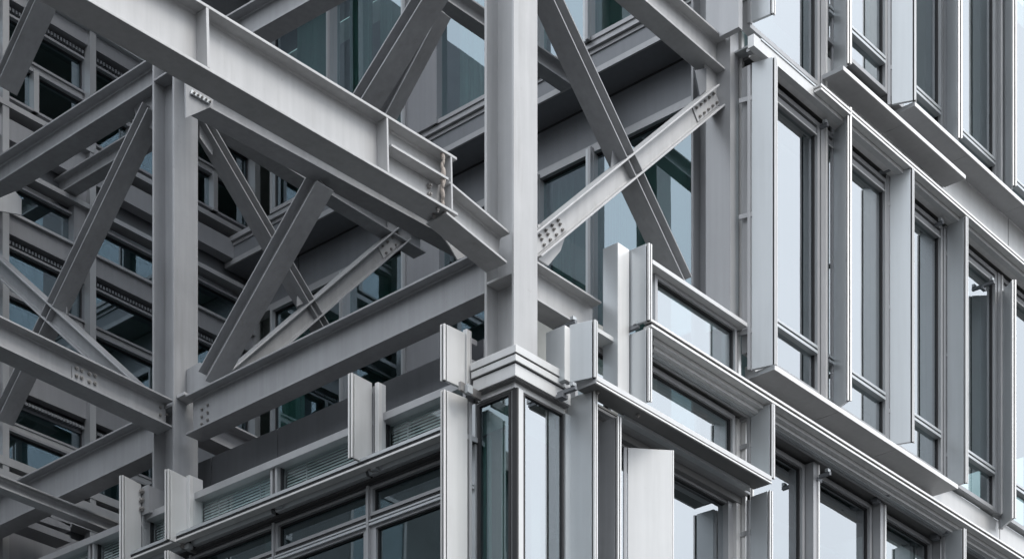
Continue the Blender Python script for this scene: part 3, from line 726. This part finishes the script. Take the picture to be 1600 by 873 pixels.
# ================================================================== STEEL FRAME
GB = 'grey steel I-beams of the exposed frame'; GC = 'grey steel H-columns of the exposed frame'; GD = 'diagonal steel braces of the exposed frame'
def column(label, X, Y, z0, z1, w=.356, h=.386, tf=.03, tw=.022, mat='steel', stiff=()):
    t = thing('steel_column', label, 'column', (X, Y, z0), GC)
    box('flange', mat, t, X - w / 2, X + w / 2, Y - h / 2, Y - h / 2 + tf, z0, z1)
    box('flange', mat, t, X - w / 2, X + w / 2, Y + h / 2 - tf, Y + h / 2, z0, z1)
    box('web', mat, t, X - tw / 2, X + tw / 2, Y - h / 2 + tf, Y + h / 2 - tf, z0, z1)
    for z in stiff:
        for s in (-1,):
            box('stiffener', mat, t, X - w / 2, X - tw / 2, Y - h / 2 + tf, Y + h / 2 - tf, z, z + .025)
    return t
Z5 = ZX(757, 386, -.15)
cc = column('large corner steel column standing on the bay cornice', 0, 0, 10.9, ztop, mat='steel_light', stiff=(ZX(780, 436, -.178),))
YLc = 5.12
lc = column('left steel column where four beams and braces meet', 0, YLc, 11.2, ztop, stiff=(ZX(255, 118, -.178), ZX(255, 640, -.178)))
XRc = (XU(1114, .05) + XU(1137, .05)) / 2
rc = column('slimmer steel column at the edge of the right wing, behind the bolted brace end', XRc, .20, zrail - .8, ztop, w=.29, h=.30)

# beams
s5, A5, B5, n5, w5 = ibeam('steel_beam', 'deep grey beam spanning between the left column and the corner column over the pale fins', 'beam', GB, 'X', -.125, (289, 617), (757, 386), .455, .25)
for i in range(3):
    for j, yy in enumerate((.16, .26)):
        bolt(Vector((-.007, A5.y - yy, A5.z - .17 - .085 * i + (.02 if j else 0))), Vector((-1, 0, 0)), s5)
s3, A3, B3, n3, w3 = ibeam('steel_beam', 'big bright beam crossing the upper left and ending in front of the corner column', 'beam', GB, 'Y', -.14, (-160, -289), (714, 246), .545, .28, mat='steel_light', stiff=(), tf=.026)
axu = (B3 - A3).normalized(); L3 = (B3 - A3).length
def at3(u): # parameter on the beam of image column u
    x = XU(u, -.14); return (x - A3.x) / (B3.x - A3.x)
for u in (322, 604):
    P = A3 + (B3 - A3) * at3(u)
    bm = bmesh.new(); obox(bm, P + n3 * .027, axu * .03 if u < 400 else axu * .022, n3 * .491, Vector((0, .132, 0))); put('stiffener', bm, 'steel_light', s3)
P = A3 + (B3 - A3) * at3(611)
bm = bmesh.new(); obox(bm, P + n3 * .24, (B3 - A3) * (at3(700) - at3(611)), n3 * .022, Vector((0, .132, 0))); put('middle_flange', bm, 'steel_light', s3)
bm = bmesh.new(); P2 = A3 + (B3 - A3) * at3(704); obox(bm, P2 + n3 * .027, axu * .02, n3 * .49, Vector((0, .132, 0))); put('end_plate', bm, 'steel_light', s3)
for i in range(5):
    bolt(P + n3 * (.09 + i * .095) + Vector((0, .05, 0)) - axu * .010, -axu, s3, .016, .022)
# lumpy sealant at the splice
P = A3 + (B3 - A3) * at3(694)
bm = bmesh.new()
for k in range(14):
    q = P + n3 * (.03 + .035 * k) + Vector((0, .02 + .03 * random.random(), 0)) + axu * (.02 * random.random())
    r = bmesh.ops.create_icosphere(bm, subdivisions=2, radius=.016 + .012 * random.random()); bmesh.ops.scale(bm, verts=r['verts'], vec=(.8, .9, 2.2)); bmesh.ops.translate(bm, verts=r['verts'], vec=q)
put('splice_sealant', bm, 'sealant', s3, 'lumpy weathered sealant at the beam splice')
for k in range(2): bolt(P + n3 * (.33 + .08 * k) - axu * .09 + Vector((0, .132, 0)), Vector((0, -1, 0)), s3, .022, .03)
nb = n3 * .546
for k in range(4): bolt(P + nb + axu * (-.05 + .05 * k) + Vector((0, .05 + .1 * (k % 2), 0)), n3, s3, .02, .025)
s4, A4, B4, n4, w4 = ibeam('steel_beam', 'short steep beam piece joining the bright beam to the corner column', 'beam', GB, 'Y', -.135, (703, 283), (797, 362), .33, .27, mat='steel_light', tf=.024)
s6, *_r = ibeam('steel_beam', 'upper left beam running back from the left column, above the leftmost crossed braces', 'beam', GB, 'X', -.14, (-30, 260.5), (258, 74), .335, .28)
_r2 = ibeam('steel_beam', 'dark beam at the top left, partly hidden behind the bright beam', 'beam', GB, 'X', -.125, (285, 64), (757, -211), .36, .25)
_r3 = ibeam('steel_beam', 'dark beam low at the left running back from the left column', 'beam', GB, 'X', -.125, (-60, 791), (243, 640), .47, .26)
s7, A7, B7, n7, w7 = ibeam('steel_beam', 'thin set-back beam under the upper left beam with a bolted left end', 'beam', GB, 'X', 1.2, (33, 310), (240, 184), .235, .2)
s8, A8, B8, n8, w8 = ibeam('steel_beam', 'light-faced lower left beam with a bolted splice plate, ending at the left column', 'beam', GB, 'Y', YLc - .16, (-60, 463), (271, 624), .325, .27)
ibeam('steel_beam', 'thin dark beam crossing the bottom left corner', 'beam', GB, 'Y', 6.75, (-40, 724), (192, 817), .155, .16)
s11, A11, B11, n11, w11 = ibeam('steel_beam', 'short dark beam stub below the deep beam, right of the left column', 'beam', GB, 'Y', YLc - .16, (310, 636), (413, 687), .30, .27, mat='steel_shade')  # darker steel tone, shade put into the colour of this sunlit stub
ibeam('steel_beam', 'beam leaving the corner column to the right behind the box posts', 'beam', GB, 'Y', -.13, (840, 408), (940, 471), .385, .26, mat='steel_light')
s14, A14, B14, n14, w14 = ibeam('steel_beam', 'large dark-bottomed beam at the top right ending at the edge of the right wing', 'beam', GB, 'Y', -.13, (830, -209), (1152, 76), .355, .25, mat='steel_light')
ibeam('steel_beam', 'set-back beam passing behind the top of the corner column', 'beam', GB, 'Y', 2.58, (600, -96), (916, 121), .215, .19)
s18, A18, B18, n18, w18 = ibeam('steel_beam', 'long slender beam tucked under the big bright beam from the left column', 'beam', GB, 'Y', 2.55, (320, 117.2), (800, 386), .30, .25)
_b2 = ibeam('steel_beam', 'dark set-back beam end carrying the bolted top of the pale brace', 'beam', GB, 'Y', 4.97, (312, 145), (666, 366), .245, .22)
# gussets and bolted details on beams
plate('gusset_plate', 'steel', s18, 'Y', 2.50, [(290, 126), (333, 156), (332, 166), (291, 184)], .02)
pl18 = plate('splice_plate', 'alu', s18, 'Y', 2.47, [(300, 140), (332, 158), (329, 163), (299, 146)], .02)
for k in range(5): bolt(onY(303 + 6.2 * k, 145.5 + 3.4 * k, 2.47), Vector((0, -1, 0)), s18, .014, .014)
sp = plate('splice_plate', 'steel', s8, 'Y', YLc - .045, [(113, 571), (155, 590), (155, 612), (113, 594)], .015)
for (u, v) in ((119, 575), (127, 579), (139, 584), (148, 587), (119, 587), (127, 590), (139, 596), (148, 599)): bolt(onY(u, v, YLc - .045), Vector((0, -1, 0)), s8, .022, .02)
for (u, v) in ((250, 636), (260, 636), (250, 648), (260, 648)): bolt(onY(u, v, YLc - .035), Vector((0, -1, 0)), s8, .016, .016)
for (u, v) in ((395, 700), (402, 705), (395, 712)): bolt(onY(u, v, YLc - .035), Vector((0, -1, 0)), s11, .016, .016)
for (u, v) in ((24, 317), (37, 327)): bolt(onX(u, v, 1.29), Vector((-1, 0, 0)), s7, .022, .02)
t = thing('connection_plate', 'pale triangular bracket plate at the left photo edge holding the thin set-back beam', 'plate', onY(15, 320, 8.0))
plate('plate_body', 'steel_light', t, 'Y', 8.0, [(-20, 318), (24, 299), (34, 311), (34, 336), (-20, 318 + 8)], .02)

# braces
def brace(label, pl, c, p0, p1, d, w, hint, mat='steel'): return ibeam('diagonal_brace', label, 'brace', GD, pl, c, p0, p1, d, w, hint, tf=.018, tw=.012, mat=mat)
d7 = brace('dark steep brace falling from the corner column to the right wing parapet', 'Y', -.115, (843, -47), (1072, 444), .175, .24, 'R')
d8 = brace('bright brace rising from the corner column to the right wing, bolted at both ends', 'Y', -.13, (832, 367), (1124, 131), .215, .2, 'D', 'steel_light')
d1 = brace('dark brace going down left from the left column under the upper left beam', 'X', -.12, (222, 159), (-12, 645), .16, .24, 'R')
d2 = brace('brace falling from the left photo edge to the foot of the left column', 'X', -.13, (-22, 385), (205, 592), .19, .2, 'D')
d3 = brace('dark brace falling right from the head of the left column', 'Y', 4.99, (311, 177), (508, 516), .13, .22, 'R')
d4 = brace('thick dark brace rising right from the foot of the left column', 'X', -.12, (309, 579), (482, 268), .20, .25, 'R')
d6 = brace('upper brace going from the bright beam up to the top edge beside the corner column', 'X', -.12, (535, 172), (672, -52), .17, .27, 'R')
d6b = brace('dark thin brace right behind the upper brace above the bright beam', 'X', .30, (590, 175), (678, 8), .14, .16, 'R')
d5 = brace('pale brace crossing behind the deep beam with a bolted upper end', 'Y', 4.96, (358, 580), (631, 348), .21, .2, 'D')
d0 = brace('wide dark brace in the top left corner', 'X', -.12, (64, -45), (-12, 124), .15, .30, 'R')

def bolts_along(br, k0, k1, n, rows, off, r=.016, sgn=None):
    t, A, B, nn, wd = br
    w_ = {'X': Vector((-1, 0, 0)), 'Y': Vector((0, -1, 0))}['X' if wd.x > .5 else 'Y']
    for j in rows:
        for i in range(n):
            k = k0 + (k1 - k0) * i / max(1, n - 1)
            bolt(A + (B - A) * k + nn * j + wd * off, w_, t, r, .02)
def cover(br, k0, k1, j0, j1, off, mat=None):
    t, A, B, nn, wd = br
    bm = bmesh.new(); obox(bm, A + (B - A) * k0 + nn * j0 + wd * off, (B - A) * (k1 - k0), nn * (j1 - j0), wd * .012)
    return put('splice_plate', bm, mat or 'steel_light', t)
cover(d8, .87, 1.0, .03, .185, .080); bolts_along(d8, .885, .985, 5, (.06, .15), .080)
cover(d8, .0, .16, .03, .185, .080); bolts_along(d8, .05, .14, 4, (.06, .10, .155), .080)
cover(d5, .86, .98, .03, .18, .080); bolts_along(d5, .88, .97, 4, (.06, .15), .080)
cover(d1, .02, .22, .03, .11, .108); bolts_along(d1, .03, .21, 7, (.07,), .108, .024)
cover(d3, .04, .24, .03, .10, .098); bolts_along(d3, .05, .22, 6, (.065,), .098, .022)
cover(d4, .0, .14, .03, .14, .108); bolts_along(d4, .02, .12, 3, (.085,), .108, .02)
# small triangular fin stiffeners on the braces, where they cross
def fin_plate(br, pl, c, pts): plate('crossing_stiffener', 'steel', br[0], pl, c, pts, .014)
fin_plate(d7, 'Y', -.0, [(955, 266), (958, 236), (974, 256)])
fin_plate(d5, 'Y', 5.05, [(464, 478), (465, 462), (474, 474)])
fin_plate(d1, 'X', .05, [(98, 490), (103, 472), (104, 490)])
fin_plate(d4, 'X', .05, [(318, 577), (346, 545), (352, 552), (330, 592)])
# gusset plates at the nodes
def gusset(label, pl, c, pts, mat='steel', th=.02, par=None):
    P = on(pl, c, *pts[0])
    t = thing('gusset_plate', label, 'steel plate', P, 'gusset plates at the steel joints')
    plate('plate_body', mat, t, pl, c, pts, th)
    return t
gusset('gusset plate at the bolted upper end of the bright brace', 'Y', -.015, [(1101, 92), (1137, 120), (1137, 182), (1104, 176)], 'steel_light')
gusset('gusset plate at the lower end of the bright brace on the corner column', 'Y', -.012, [(841, 350), (884, 368), (876, 392), (857, 415), (841, 405)], 'steel_light')
gusset('gusset plate at the foot of the left column holding the thick dark brace', 'X', -.002, [(291, 577), (311, 566), (345, 575), (330, 606), (291, 618)])
gusset('gusset plate under the upper left beam at the head of the left column', 'X', -.002, [(208, 166), (243, 140), (243, 205), (214, 190)])
gusset('gusset plate right of the left column head holding the falling brace', 'Y', 5.07, [(312, 190), (342, 175), (340, 200), (332, 243), (312, 215)])
gusset('gusset plate at the upper end of the pale brace below the set-back beam', 'Y', 5.04, [(605, 338), (643, 350), (642, 378), (607, 366)])
gusset('perforated triangular plate below the bright beam splice', 'Y', 2.4, [(683, 356), (692, 350), (735, 398), (715, 406), (703, 385)], 'steel_light')
gusset('small gusset at the right wing end of the top right beam', 'Y', -.02, [(1086, 110), (1104, 106), (1104, 140), (1094, 150)], 'dark_panel')
# saddle plate on the left column's lower joint
t = thing('connection_plate', 'pale rounded stub plate on the left column above the deep beam joint', 'plate', onY(290, 620, 4.9))
bm = bmesh.new(); P = onY(276, 617, 4.92); obox(bm, P, Vector((.16, 0, -.02)), Vector((0, -.14, 0)), Vector((0, 0, -.035))); put('plate_body', bm, 'steel_light', t)

# ------------------------------------------------------------------ slightly rounded steel and aluminium edges
for o in list(bpy.data.objects):
    if o.type == 'MESH' and o.name.split('.')[0] in ('flange', 'stiffener', 'blade', 'cornice', 'ledge_board', 'plate_body', 'splice_plate', 'box_body', 'top_rail', 'parapet_rail', 'post_core'):
        b = o.modifiers.new('bevel', 'BEVEL'); b.width = .0035; b.segments = 2; b.limit_method = 'ANGLE'
